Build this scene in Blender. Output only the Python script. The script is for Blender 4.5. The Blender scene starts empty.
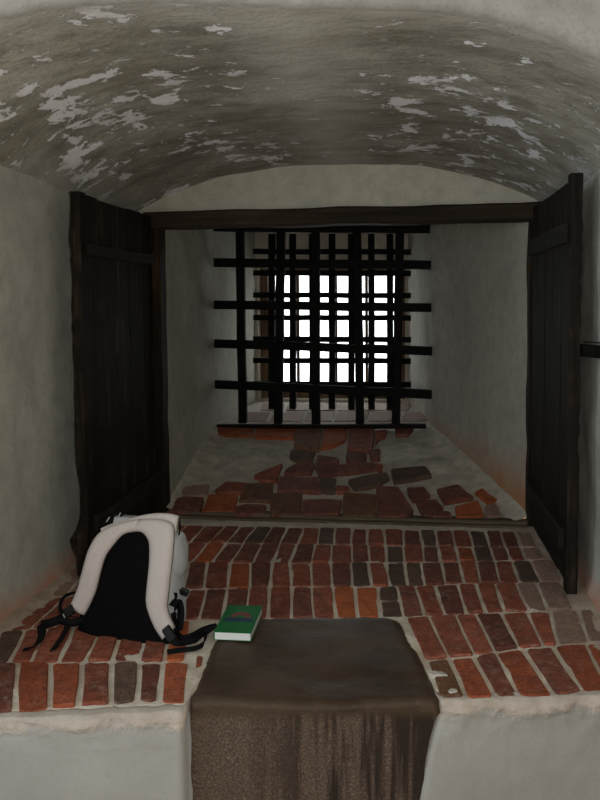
import bpy, bmesh, math, random
from math import sin, cos, tan, atan, radians, pi, sqrt, exp
from mathutils import Vector, Matrix, noise

random.seed(7)
scene = bpy.context.scene
col = scene.collection

# ------------------------------------------------------------------ camera
F_PX, X0, Y0 = 800.0, 300.0, 350.0          # focal length in pixels, principal point (600 x 800 frame)
EYE = 1.168                                  # eye height above the brick ledge
TH = atan(50 / F_PX); ROLL = radians(0.5); PSI = atan(105 / F_PX * cos(TH))
FW = Vector((-sin(PSI) * cos(TH), cos(PSI) * cos(TH), -sin(TH)))
R0 = Vector((cos(PSI), sin(PSI), 0)); U0 = R0.cross(FW)
RT = cos(ROLL) * R0 - sin(ROLL) * U0; UP = sin(ROLL) * R0 + cos(ROLL) * U0
CAM = Vector((0, 0, EYE))
cd = bpy.data.cameras.new('camera'); cam = bpy.data.objects.new('camera', cd); col.objects.link(cam)
cd.sensor_fit = 'VERTICAL'; cd.sensor_height = 36.0; cd.sensor_width = 27.0
cd.lens = 36.0 * F_PX / 800.0
cd.shift_y = -(400 - Y0) / 800.0
cd.clip_start = 0.02
cam.matrix_world = Matrix(((RT.x, UP.x, -FW.x, CAM.x), (RT.y, UP.y, -FW.y, CAM.y), (RT.z, UP.z, -FW.z, CAM.z), (0, 0, 0, 1)))
scene.camera = cam

# ------------------------------------------------------------------ light
w = bpy.data.worlds.new('overcast_sky'); scene.world = w; w.use_nodes = True
bg = w.node_tree.nodes['Background']; bg.inputs[0].default_value = (0.93, 0.97, 1.0, 1); bg.inputs[1].default_value = 5.0
def lamp(name, kind, loc, energy, color, **kw):
    d = bpy.data.lights.new(name, kind); d.energy = energy; d.color = color
    for k, v in kw.items(): setattr(d, k, v)
    o = bpy.data.objects.new(name, d); o.location = loc; col.objects.link(o); return o
# the little flash of the hand-held camera
lamp('camera_flash', 'POINT', CAM + UP * 0.03 + RT * 0.06 + FW * 0.02, 72, (1.0, 0.95, 0.87), shadow_soft_size=0.02)
# added area lamp behind the photographer, for soft daylight from an unseen, assumed window
al = lamp('room_daylight_fill', 'AREA', (-2.1, -1.95, 1.45), 38, (0.80, 0.90, 1.0), shape='RECTANGLE', size=1.5, size_y=1.6)
al.rotation_euler = (radians(90), 0, 0)
# second lamp, added on the left to brighten the right wall; no window known
al2 = lamp('side_daylight_fill', 'AREA', (-3.1, 0.1, 1.5), 34, (0.74, 0.87, 1.0), shape='RECTANGLE', size=1.4, size_y=1.2)
al2.rotation_euler = (0, radians(-90), 0)
vs = scene.view_settings
vs.view_transform = 'Standard'; vs.look = 'None'; vs.gamma = 1; vs.exposure = 0.0; vs.use_curve_mapping = False

# ------------------------------------------------------------------ helpers: pixels to real planes
def ray(px, py): return RT * ((px - X0) / F_PX) + UP * ((Y0 - py) / F_PX) + FW
def on_z(px, py, z=0.0):
    d = ray(px, py); return CAM + d * ((z - EYE) / d.z)
def on_y(px, py, y):
    d = ray(px, py); return CAM + d * (y / d.y)
def on_plane(px, py, o, n):
    d = ray(px, py); return CAM + d * ((o - CAM).dot(n) / d.dot(n))

def fbm(x, y, z=0.0, s=1.0, o=3):
    return noise.fractal(Vector((x * s, y * s, z * s)), 1.0, 2.0, o)

def link_mesh(name, verts, faces, mat, parent=None, smooth=False, loc=None):
    me = bpy.data.meshes.new(name)
    me.from_pydata([tuple(v) for v in verts], [], faces); me.update()
    if smooth:
        for p in me.polygons: p.use_smooth = True
    me.materials.append(mat)
    o = bpy.data.objects.new(name, me); col.objects.link(o)
    if loc is not None: o.location = loc
    if parent is not None: o.parent = parent
    return o
def link_bm(name, bm, mat, parent=None, smooth=False, loc=None):
    bmesh.ops.recalc_face_normals(bm, faces=bm.faces)
    me = bpy.data.meshes.new(name); bm.to_mesh(me); bm.free()
    if smooth:
        for p in me.polygons: p.use_smooth = True
    me.materials.append(mat)
    o = bpy.data.objects.new(name, me); col.objects.link(o)
    if loc is not None: o.location = loc
    if parent is not None: o.parent = parent
    return o
def empty(name, loc=(0, 0, 0)):
    o = bpy.data.objects.new(name, None); o.location = loc; o.empty_display_size = 0.1; col.objects.link(o); return o
def tag(o, label, cat, group=None):
    o['label'] = label; o['category'] = cat
    if group: o['group'] = group
    return o
def struct(o, label=None):
    o['kind'] = 'structure'
    if label: o['label'] = label
    return o
def grid(name, fn, nu, nv, mat, parent=None, smooth=True):
    vs_ = [fn(i / nu, j / nv) for j in range(nv + 1) for i in range(nu + 1)]
    fs = [(j * (nu + 1) + i, j * (nu + 1) + i + 1, (j + 1) * (nu + 1) + i + 1, (j + 1) * (nu + 1) + i) for j in range(nv) for i in range(nu)]
    return link_mesh(name, vs_, fs, mat, parent, smooth)
def bar_bm(bm, a, b, wx, wy, up=Vector((0, 0, 1)), segs=1, jit=0.0, rnd=None):
    """a four-sided bar from a to b, wx wide along (dir x up), wy along the other side; jittered when hand-made"""
    a = Vector(a); b = Vector(b); d = (b - a).normalized(); s = d.cross(up).normalized(); t = s.cross(d).normalized()
    rings = []
    for k in range(segs + 1):
        c = a.lerp(b, k / segs); r = rnd or random
        j = lambda: (r.uniform(-jit, jit) if jit else 0)
        hx, hy = wx / 2, wy / 2
        c = c + s * j() + t * j()
        ring = []
        bv = min(hx, hy) * 0.25
        for (p, q) in ((-hx, -hy + bv), (-hx + bv, -hy), (hx - bv, -hy), (hx, -hy + bv), (hx, hy - bv), (hx - bv, hy), (-hx + bv, hy), (-hx, hy - bv)):
            ring.append(bm.verts.new(c + s * (p + j() * .5) + t * (q + j() * .5)))
        rings.append(ring)
    n = 8
    for k in range(segs):
        for i in range(n):
            bm.faces.new((rings[k][i], rings[k][(i + 1) % n], rings[k + 1][(i + 1) % n], rings[k + 1][i]))
    bm.faces.new(rings[0][::-1]); bm.faces.new(rings[-1])
def bar(name, a, b, wx, wy, mat, parent=None, up=Vector((0, 0, 1)), segs=1, jit=0.0):
    bm = bmesh.new(); bar_bm(bm, a, b, wx, wy, up, segs, jit); return link_bm(name, bm, mat, parent)
def box_bm(bm, lo, hi):
    x0, y0, z0 = lo; x1, y1, z1 = hi
    v = [bm.verts.new(p) for p in ((x0, y0, z0), (x1, y0, z0), (x1, y1, z0), (x0, y1, z0), (x0, y0, z1), (x1, y0, z1), (x1, y1, z1), (x0, y1, z1))]
    for f in ((0, 3, 2, 1), (4, 5, 6, 7), (0, 1, 5, 4), (1, 2, 6, 5), (2, 3, 7, 6), (3, 0, 4, 7)): bm.faces.new([v[i] for i in f])
def lerpx(x, pts):
    if x <= pts[0][0]: return pts[0][1]
    for (a, b), (c, d) in zip(pts, pts[1:]):
        if x <= c: return b + (d - b) * (x - a) / (c - a)
    return pts[-1][1]

# ------------------------------------------------------------------ materials
class NT:
    def __init__(self, name):
        self.m = bpy.data.materials.new(name); self.m.use_nodes = True
        self.t = self.m.node_tree; self.n = self.t.nodes; self.b = self.n['Principled BSDF']
        self.co = self.n.new('ShaderNodeTexCoord')
    def link(self, a, b): self.t.links.new(a, b)
    def map(self, scale=(1, 1, 1), loc=(0, 0, 0), src='Object'):
        m = self.n.new('ShaderNodeMapping'); m.inputs['Scale'].default_value = scale; m.inputs['Location'].default_value = loc
        self.link(self.co.outputs[src], m.inputs['Vector']); return m.outputs[0]
    def noise(self, scale, detail=4, rough=.55, vec=None, dist=0.0):
        n = self.n.new('ShaderNodeTexNoise'); n.inputs['Scale'].default_value = scale; n.inputs['Detail'].default_value = detail
        n.inputs['Roughness'].default_value = rough; n.inputs['Distortion'].default_value = dist
        self.link(vec if vec is not None else self.map(), n.inputs['Vector']); return n.outputs[0]
    def ramp(self, fac, stops):
        r = self.n.new('ShaderNodeValToRGB'); e = r.color_ramp.elements
        while len(e) < len(stops): e.new(0.5)
        for q, (p, c) in zip(e, stops):
            q.position = p; q.color = (*c, 1) if isinstance(c, tuple) else (c, c, c, 1)
        self.link(fac, r.inputs[0]); return r.outputs[0]
    def mix(self, fac, a, b, mode='MIX'):
        m = self.n.new('ShaderNodeMix'); m.data_type = 'RGBA'; m.blend_type = mode
        for s, v in ((m.inputs[0], fac), (m.inputs[6], a), (m.inputs[7], b)):
            if isinstance(v, (int, float)): s.default_value = v
            elif isinstance(v, tuple): s.default_value = (*v, 1)
            else: self.link(v, s)
        return m.outputs[2]
    def math(self, op, a, b=0.0, c=0.0, clamp=False):
        m = self.n.new('ShaderNodeMath'); m.operation = op; m.use_clamp = clamp
        for s, v in zip(m.inputs, (a, b, c)):
            if isinstance(v, (int, float)): s.default_value = v
            else: self.link(v, s)
        return m.outputs[0]
    def xyz(self, src='Object'):
        s = self.n.new('ShaderNodeSeparateXYZ'); self.link(self.co.outputs[src], s.inputs[0]); return s.outputs
    def bump(self, h, strength, dist=0.01):
        b = self.n.new('ShaderNodeBump'); b.inputs['Strength'].default_value = strength; b.inputs['Distance'].default_value = dist
        self.link(h, b.inputs['Height']); self.link(b.outputs[0], self.b.inputs['Normal'])
    def set(self, color=None, rough=None, spec=None, metal=None):
        for k, v in (('Base Color', color), ('Roughness', rough), ('Specular IOR Level', spec), ('Metallic', metal)):
            if v is None: continue
            s = self.b.inputs[k]
            if isinstance(v, tuple): s.default_value = (*v, 1)
            elif isinstance(v, (int, float)): s.default_value = v
            else: self.link(v, s)
        return self.m

def mat_plain(name, color, rough=.6, spec=.3, metal=0.0, var=.25, scale=30, bump=.0):
    t = NT(name); n = t.noise(scale, 3)
    c = t.ramp(n, [(.3, tuple(x * (1 - var) for x in color)), (.7, tuple(min(1, x * (1 + var)) for x in color))])
    if bump: t.bump(n, bump, .004)
    return t.set(c, rough, spec, metal)

def mat_plaster(name, a, b, dirt=None, foot=None):
    t = NT(name)
    n1 = t.noise(1.6, 5, .6); n2 = t.noise(14, 5, .65); n3 = t.noise(90, 3)
    c = t.ramp(n1, [(.3, a), (.72, b)])
    c = t.mix(t.ramp(n2, [(.42, 0.0), (.75, .6)]), c, tuple(x * .68 for x in a))
    c = t.mix(t.ramp(n3, [(.5, 0.0), (.8, .4)]), c, tuple(x * .6 for x in a))
    if dirt:      # rusty brick dust rubbed into the plaster near the paving
        z = t.xyz()[2]
        k = t.math('ADD', z, t.math('MULTIPLY', t.math('SUBTRACT', t.noise(5, 4, .6), .5), dirt[2]))
        f = t.math('MULTIPLY', t.math('DIVIDE', t.math('SUBTRACT', dirt[1], k), dirt[1], clamp=True), dirt[3], clamp=True)
        c = t.mix(f, c, dirt[0])
    h = t.math('ADD', t.math('MULTIPLY', n2, .7), t.math('MULTIPLY', n3, .3))
    t.bump(h, .35, .012)
    return t.set(c, .92, .1)

M = {}
M['plaster'] = mat_plaster('old_lime_plaster', (.50, .50, .445), (.64, .635, .575), ((.55, .25, .16), .10, .12, .8))
M['plaster_right'] = M['plaster']
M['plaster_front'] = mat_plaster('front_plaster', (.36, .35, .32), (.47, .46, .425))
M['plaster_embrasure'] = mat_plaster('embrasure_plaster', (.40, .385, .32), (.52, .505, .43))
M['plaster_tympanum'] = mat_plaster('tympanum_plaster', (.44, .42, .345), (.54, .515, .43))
M['plaster_cream'] = mat_plaster('cream_reveal_plaster', (.55, .50, .40), (.66, .60, .50))

def mat_vault():
    t = NT('sooty_flaking_vault')
    x, y, z = t.xyz()
    n1 = t.noise(2.2, 5, .6); n2 = t.noise(9, 5, .65, t.map((.55, 1.4, 1))); n3 = t.noise(60, 3)
    base = t.ramp(n1, [(.28, (.27, .255, .21)), (.5, (.38, .365, .31)), (.72, (.53, .52, .465))])
    base = t.mix(t.ramp(n2, [(.40, 0.0), (.66, .8)]), base, (.205, .195, .16))
    base = t.mix(t.ramp(n3, [(.5, 0.0), (.75, .4)]), base, (.12, .11, .09))
    # smooth paler smear running along the crown
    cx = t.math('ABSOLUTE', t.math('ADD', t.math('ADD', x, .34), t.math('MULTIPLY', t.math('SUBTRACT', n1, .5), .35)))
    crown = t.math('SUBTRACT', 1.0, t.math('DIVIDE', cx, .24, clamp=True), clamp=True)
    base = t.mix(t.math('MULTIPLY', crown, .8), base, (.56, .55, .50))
    # flaked limewash: clustered bluish white islands
    big = t.ramp(t.noise(1.7, 2, .5, t.map(loc=(3.1, 7.7, 0))), [(.40, 0.0), (.60, 1.0)])
    isl = t.noise(9.5, 7, .68, t.map((.8, .95, 1), (2.9, 4.1, 0)), .3)
    sd = t.math('DIVIDE', t.math('SUBTRACT', t.math('ABSOLUTE', t.math('ADD', x, .37)), .2), .5, clamp=True)
    thr = t.math('ADD', t.math('ADD', isl, t.math('MULTIPLY', sd, .035)), t.math('SUBTRACT', t.math('MULTIPLY', big, .10), t.math('MULTIPLY', crown, .10)))
    flake = t.ramp(thr, [(.648, 0.0), (.660, 1.0)])
    fine = t.ramp(t.noise(22, 5, .65, t.map((.55, 1.2, 1), (5, 1, 0)), .4), [(.635, 0.0), (.655, .9)])
    m = t.math('MAXIMUM', flake, t.math('MULTIPLY', fine, t.ramp(big, [(.0, .55), (.6, 1.0)])))
    c = t.mix(m, base, (.90, .91, .95))
    # the limewash of walls and front arch laps over the edge of the vault
    dy = t.math('SUBTRACT', t.math('SUBTRACT', y, t.math('MULTIPLY', x, .191)), 2.295)
    e = t.math('SUBTRACT', 1.0, t.math('DIVIDE', t.math('ADD', dy, t.math('MULTIPLY', t.math('SUBTRACT', n2, .5), .22)), .16, clamp=True), clamp=True)
    c = t.mix(t.math('MULTIPLY', e, .9), c, (.50, .485, .44))
    s = t.math('SUBTRACT', z, t.math('ADD', 1.675, t.math('MULTIPLY', t.math('SUBTRACT', t.noise(4, 4), .5), .22)))
    sp = t.math('SUBTRACT', 1.0, t.math('DIVIDE', s, .06, clamp=True), clamp=True)
    c = t.mix(t.math('MULTIPLY', sp, .75), c, (.50, .49, .44))
    t.bump(t.math('ADD', t.math('MULTIPLY', m, .35), t.math('ADD', t.math('MULTIPLY', n2, .6), t.math('MULTIPLY', n3, .25))), .8, .014)
    return t.set(c, .9, .12)
M['vault'] = mat_vault()

def mat_mortar(name, a, b, rough=.95):
    t = NT(name); n = t.noise(11, 5, .65); n2 = t.noise(70, 4, .7)
    c = t.ramp(n, [(.3, a), (.7, b)])
    c = t.mix(t.ramp(n2, [(.5, 0.0), (.8, .4)]), c, tuple(v * .55 for v in a))
    t.bump(t.math('ADD', n, t.math('MULTIPLY', n2, .5)), .7, .008)
    return t.set(c, rough, .1)
def mat_floor_mortar():
    t = NT('lime_mortar_bed'); n = t.noise(9, 5, .65); n2 = t.noise(70, 4, .7); x, y, z = t.xyz()
    c = t.ramp(n, [(.3, (.50, .445, .365)), (.7, (.78, .715, .61))])
    c = t.mix(t.ramp(n2, [(.52, 0.0), (.8, .45)]), c, (.22, .17, .13))
    dust = t.ramp(t.noise(6, 3, .6, t.map(loc=(4, 4, 4))), [(.48, 0.0), (.68, .5)])
    c = t.mix(dust, c, (.48, .31, .22))
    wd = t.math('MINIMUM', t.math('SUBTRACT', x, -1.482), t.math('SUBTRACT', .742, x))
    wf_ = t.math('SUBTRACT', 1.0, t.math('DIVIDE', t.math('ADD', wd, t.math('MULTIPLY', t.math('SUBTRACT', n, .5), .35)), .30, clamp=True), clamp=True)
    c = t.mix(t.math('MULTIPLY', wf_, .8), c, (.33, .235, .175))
    t.bump(t.math('ADD', n, t.math('MULTIPLY', n2, .5)), .7, .008)
    return t.set(c, .95, .1)
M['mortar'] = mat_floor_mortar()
M['lip'] = mat_mortar('rough_mortar_edge', (.44, .39, .34), (.62, .57, .52))
M['cement'] = mat_mortar('grey_cement_smear', (.38, .355, .295), (.66, .62, .53))

def mat_brick(name, base, dark, dusty=.25):
    t = NT(name)
    oi = t.n.new('ShaderNodeObjectInfo'); rnd = oi.outputs['Random']
    off = t.n.new('ShaderNodeVectorMath'); off.operation = 'ADD'
    cb = t.n.new('ShaderNodeCombineXYZ')
    for i in range(3): t.link(t.math('MULTIPLY', rnd, 7.3 + 5 * i), cb.inputs[i])
    t.link(t.co.outputs['Object'], off.inputs[0]); t.link(cb.outputs[0], off.inputs[1]); v = off.outputs[0]
    n1 = t.noise(14, 5, .65, v); n2 = t.noise(85, 4, .7, v); n3 = t.noise(30, 5, .7, v)
    c = t.ramp(n1, [(.28, dark), (.62, base), (.85, tuple(min(1, q * 1.25) for q in base))])
    hs = t.n.new('ShaderNodeHueSaturation'); t.link(c, hs.inputs['Color'])
    t.link(t.math('ADD', t.math('MULTIPLY', rnd, .5), .86), hs.inputs['Value']); c = hs.outputs[0]
    c = t.mix(t.ramp(n3, [(.50, 0.0), (.70, dusty * 1.5)]), c, (.42, .31, .25))
    c = t.mix(t.ramp(n2, [(.52, 0.0), (.68, .8)]), c, tuple(q * .4 for q in dark))
    t.bump(t.math('ADD', n2, t.math('MULTIPLY', n1, .8)), .6, .006)
    return t.set(c, .78, .25)
M['r'] = mat_brick('brick_red', (.29, .082, .045), (.14, .042, .028))
M['d'] = mat_brick('brick_dark_red', (.19, .060, .038), (.09, .034, .025))
M['o'] = mat_brick('brick_orange', (.40, .105, .032), (.22, .055, .022), .12)
M['k'] = mat_brick('brick_burnt_grey', (.115, .068, .048), (.055, .036, .028), .08)
M['b'] = mat_brick('brick_brown', (.20, .095, .045), (.10, .048, .028))
M['p'] = mat_brick('brick_worn_pale', (.30, .185, .14), (.24, .165, .13), .5)
M['h'] = mat_brick('brick_front_row', (.34, .085, .036), (.17, .045, .024), .12)

def mat_slab():
    t = NT('worn_brown_stone'); x, y, z = t.xyz()
    n1 = t.noise(3.5, 5, .6); n2 = t.noise(170, 4, .7); n3 = t.noise(40, 4, .6)
    c = t.ramp(n1, [(.3, (.042, .027, .017)), (.7, (.086, .058, .037))])
    # rougher, lighter granular riser with dark drip stains
    riser = t.ramp(n2, [(.34, (.055, .036, .027)), (.55, (.115, .080, .060)), (.8, (.30, .235, .19))])
    drip = t.ramp(t.noise(1, 4, .65, t.map((20, 2, 1.1), (2, 0, 0))), [(.44, 0.0), (.55, .92)])
    xx = t.math('MULTIPLY', t.math('ADD', x, .52), 3.5, clamp=True)
    riser = t.mix(t.math('MULTIPLY', drip, xx), riser, (.022, .016, .012))
    f = t.math('DIVIDE', t.math('SUBTRACT', -.030, z), .03, clamp=True)
    c = t.mix(f, c, riser)
    c = t.mix(t.math('MULTIPLY', t.ramp(n3, [(.62, 0.0), (.74, .25)]), 1.0), c, (.16, .11, .085))
    t.bump(t.math('ADD', t.math('MULTIPLY', n2, .5), n3), .45, .006)
    return t.set(c, .42, .15)
M['slab'] = mat_slab()

def mat_wood(name, a, b, c3, axis=2, scale=1.0, rough=.7):
    t = NT(name)
    oi = t.n.new('ShaderNodeObjectInfo')
    sc = [26 * scale, 26 * scale, 26 * scale]; sc[axis] = 1.1 * scale
    mp = t.map(tuple(sc)); off = t.n.new('ShaderNodeVectorMath'); off.operation = 'ADD'
    cb = t.n.new('ShaderNodeCombineXYZ')
    for i in range(3): t.link(t.math('MULTIPLY', oi.outputs['Random'], 31.0), cb.inputs[i])
    t.link(mp, off.inputs[0]); t.link(cb.outputs[0], off.inputs[1]); v = off.outputs[0]
    g = t.noise(1.0, 6, .65, v, .6); pch = t.noise(4.5, 3, .6)
    c = t.ramp(g, [(.3, a), (.62, b)])
    c = t.mix(t.math('MULTIPLY', t.ramp(g, [(.5, 0.0), (.75, 1.0)]), t.ramp(pch, [(.48, 0.0), (.68, .9)])), c, c3)
    t.bump(g, .6, .006)
    return t.set(c, rough, .07)
M['shutter'] = mat_wood('tarred_shutter_wood', (.005, .0045, .004), (.015, .012, .0095), (.12, .078, .05))
M['rail'] = mat_wood('tarred_rail_wood', (.009, .008, .007), (.022, .019, .016), (.08, .066, .052), axis=1)
M['post'] = mat_wood('frame_post_wood', (.010, .008, .006), (.026, .018, .012), (.19, .085, .035))
M['lintel'] = mat_wood('lintel_wood', (.016, .012, .008), (.038, .028, .018), (.085, .06, .04), axis=0)
M['sill'] = mat_wood('sill_beam_wood', (.06, .045, .03), (.14, .11, .075), (.24, .19, .14), axis=0)
M['casement'] = mat_wood('window_wood', (.12, .075, .045), (.24, .155, .095), (.3, .2, .13))
M['iron'] = mat_plain('black_wrought_iron', (.007, .0065, .006), .8, .12, 0.0, .4, 40, .3)
M['bag'] = mat_plain('pale_grey_nylon', (.55, .50, .475), .75, .25, 0, .06, 160, .12)
M['bag_side'] = mat_plain('pale_blue_grey_nylon', (.52, .54, .57), .7, .25, 0, .06, 160, .12)
M['mesh'] = mat_plain('black_padded_mesh', (.005, .005, .0055), .95, .05, 0, .3, 400, .3)
M['webbing'] = mat_plain('black_webbing', (.006, .006, .007), .85, .12, 0, .3, 300, .2)
M['plastic'] = mat_plain('black_plastic', (.007, .007, .008), .4, .3, 0, .1, 50)
M['metal'] = mat_plain('light_metal_ring', (.6, .6, .6), .3, .5, .8, .1, 50)
M['cover'] = mat_plain('green_book_cover', (.010, .15, .035), .4, .4, 0, .12, 25)
M['print_red'] = mat_plain('red_cover_print', (.26, .06, .07), .4, .4, 0, .5, 120)
M['print_blue'] = mat_plain('dark_blue_cover_print', (.025, .035, .10), .4, .4, 0, .5, 120)
def mat_pages():
    t = NT('paper_pages'); g = t.noise(1, 2, .5, t.map((2, 2, 900)))
    return t.set(t.ramp(g, [(.3, (.66, .67, .66)), (.7, (.86, .87, .86))]), .8, .2)
M['pages'] = mat_pages()
def mat_glass():
    t = NT('dusty_window_glass'); n = t.n; out = n['Material Output']
    tr = n.new('ShaderNodeBsdfTransparent'); gl = n.new('ShaderNodeBsdfGlossy'); gl.inputs['Roughness'].default_value = .05
    mx = n.new('ShaderNodeMixShader'); fr = n.new('ShaderNodeFresnel'); fr.inputs[0].default_value = 1.45
    tr.inputs[0].default_value = (.95, .96, .95, 1)
    t.link(fr.outputs[0], mx.inputs[0]); t.link(tr.outputs[0], mx.inputs[1]); t.link(gl.outputs[0], mx.inputs[2]); t.link(mx.outputs[0], out.inputs[0])
    return t.m
M['glass'] = mat_glass()

# ------------------------------------------------------------------ measured layout (metres; z = 0 is the top of the brick ledge)
XL, XR = -1.482, 0.742               # side walls of the niche
YF = 4.161                           # plane of the wooden frame
XC = (XL + XR) / 2; HW = (XR - XL) / 2
FA, FB = Vector((-1.142, 2.077, 0)), Vector((0.576, 2.405, 0))     # front edge of the ledge
FD = (FB - FA).normalized(); FN = Vector((FD.y, -FD.x, 0))         # along the front wall / out into the room
def front_y(x): return FA.y + (FB.y - FA.y) * (x - FA.x) / (FB.x - FA.x)
YG = 5.65                            # near grille
YW = 6.9                             # inner face of the window wall
ZROOM = -0.52

# ---- vault of the niche
def vault_pt(s, t):
    x = XC + HW * s
    y = front_y(x) + (YF + .04 - front_y(x)) * t
    k = (y - 2.25) / (YF - 2.25)
    za = 1.972 + (1.869 - 1.972) * k; zs = 1.70 + (1.615 - 1.70) * k; p = 3.7 + (2.7 - 3.7) * k
    z = zs + (za - zs) * (1 - min(1.05, abs(s)) ** p)
    z += .010 * fbm(x, y, 0, 2.2) + .004 * fbm(x, y, 5, 8)
    return Vector((x, y, z))
struct(grid('ceiling', lambda u, v: vault_pt(-1.03 + 2.06 * u, v), 90, 70, M['vault']), 'low sooty vault with flaking limewash over the niche')
# ---- side walls of the niche
def side(x0, sgn):
    def fn(u, v):
        y = front_y(x0) - .0 + (YF + .15 - front_y(x0)) * u; z = -.15 + 1.95 * v
        d = .012 * fbm(0, y, z, 1.8) + .004 * fbm(3, y, z, 7)
        d += .03 * exp(-max(0, z) / .045)              # plaster foot spreading onto the bricks
        return Vector((x0 - sgn * (-d), y, z)) if sgn < 0 else Vector((x0 - d, y, z))
    return fn
struct(grid('wall_left', lambda u, v: (lambda p: Vector((2 * XL - p.x, p.y, p.z)))(side(XL, 1)(u, v)), 50, 60, M['plaster']), 'plastered left side wall of the niche')
struct(grid('wall_right', side(XR, 1), 50, 60, M['plaster_right']), 'plastered right side wall of the niche')
# ---- wall above and beside the frame
bm = bmesh.new()
box_bm(bm, (XL - .2, YF + .03, 1.60), (XR + .2, YF + .22, 2.3))
box_bm(bm, (XL - .2, YF + .03, -.2), (-1.335, YF + .22, 1.60))
box_bm(bm, (0.668, YF + .03, -.2), (XR + .2, YF + .22, 1.60))
struct(link_bm('wall_back', bm, M['plaster_tympanum']), 'pale plaster lunette above the wooden frame')

# ---- embrasure behind the frame
EL = [(-1.302, YF + .05), (-1.369, YG), (-1.345, 6.2), (-1.297, YW)]
ER = [(0.64, YF + .05), (0.191, YG), (0.13, 6.2), (0.035, YW)]
def plan(pts, t):
    ys = pts[0][1] + (pts[-1][1] - pts[0][1]) * t
    return lerpx(ys, [(b, a) for a, b in pts]), ys
def emb_side(pts, sgn):
    def fn(u, v):
        x, y = plan(pts, u); z = -.1 + 2.3 * v
        return Vector((x + sgn * (.012 * fbm(1, y, z, 2.0) + .004 * fbm(2, y, z, 8)), y, z))
    return fn
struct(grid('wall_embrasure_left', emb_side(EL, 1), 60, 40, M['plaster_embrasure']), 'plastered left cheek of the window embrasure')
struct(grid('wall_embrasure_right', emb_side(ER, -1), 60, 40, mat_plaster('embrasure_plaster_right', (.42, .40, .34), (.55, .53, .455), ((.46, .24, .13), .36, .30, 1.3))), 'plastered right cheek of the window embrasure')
struct(grid('ceiling_embrasure', lambda u, v: Vector((-1.6 + 2.5 * u, YF + .1 + (YW - YF) * v, 2.05 - .16 * v + .01 * fbm(u * 3, v * 3))), 10, 10, M['plaster_embrasure']))
# window wall with its opening
WX0, WX1 = on_y(258, 330, YW).x, on_y(405, 330, YW).x; WZ0, WZ1 = 0.30, on_y(332, 267, YW).z
YO = YW + .30
bm = bmesh.new()
box_bm(bm, (-2.0, YW, -.3), (WX0, YO, 2.4)); box_bm(bm, (WX1, YW, -.3), (1.0, YO, 2.4))
box_bm(bm, (WX0, YW, -.3), (WX1, YO, WZ0)); box_bm(bm, (WX0, YW, WZ1), (WX1, YO, 2.4))
struct(link_bm('wall_window', bm, M['plaster_cream']), 'cream plastered wall around the small window')

# sloping embrasure floor: cement bed with stones and bricks
SP = Vector((0, YF + .10, .030)); SQ = Vector((0, YG, .252))
SN = Vector((0, -(SQ.z - SP.z), SQ.y - SP.y)).normalized()
def slope_z(y): return SP.z + (SQ.z - SP.z) * (y - SP.y) / (SQ.y - SP.y)
def emb_floor(u, v):
    y = YF + .02 + (YG - YF - .02) * v
    a = lerpx(y, [(b, a) for a, b in EL]) - .03; b = lerpx(y, [(b, a) for a, b in ER]) + .03
    x = a + (b - a) * u
    z = slope_z(y) - .012 + .005 * fbm(x, y, 1, 6) + .003 * fbm(x, y, 1, 22)
    ed = min(x - a, b - x)
    z += .05 * exp(-max(0, ed - .03) / .05)
    # cement smears covering the upper left and right of the slope
    for cx, cy, r, h in ((-1.08, 5.12, .26, .026), (-.02, 5.25, .16, .022), (.17, 4.98, .11, .020)):
        d2 = ((x - cx) ** 2 + (y - cy) ** 2) / r ** 2
        z += h * exp(-d2 * d2)
    return Vector((x, y, z))
ef = struct(grid('floor_embrasure', emb_floor, 90, 70, M['cement']), 'sloping embrasure floor of worn stones in cement')
# ledge under the near grille and flat sill behind it
bm = bmesh.new(); box_bm(bm, (-1.45, YG - .005, .05), (.30, YO + .1, .278))
fs_ = struct(link_bm('floor_window_sill', bm, M['lip']), 'pale window sill behind the near grille')

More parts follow.
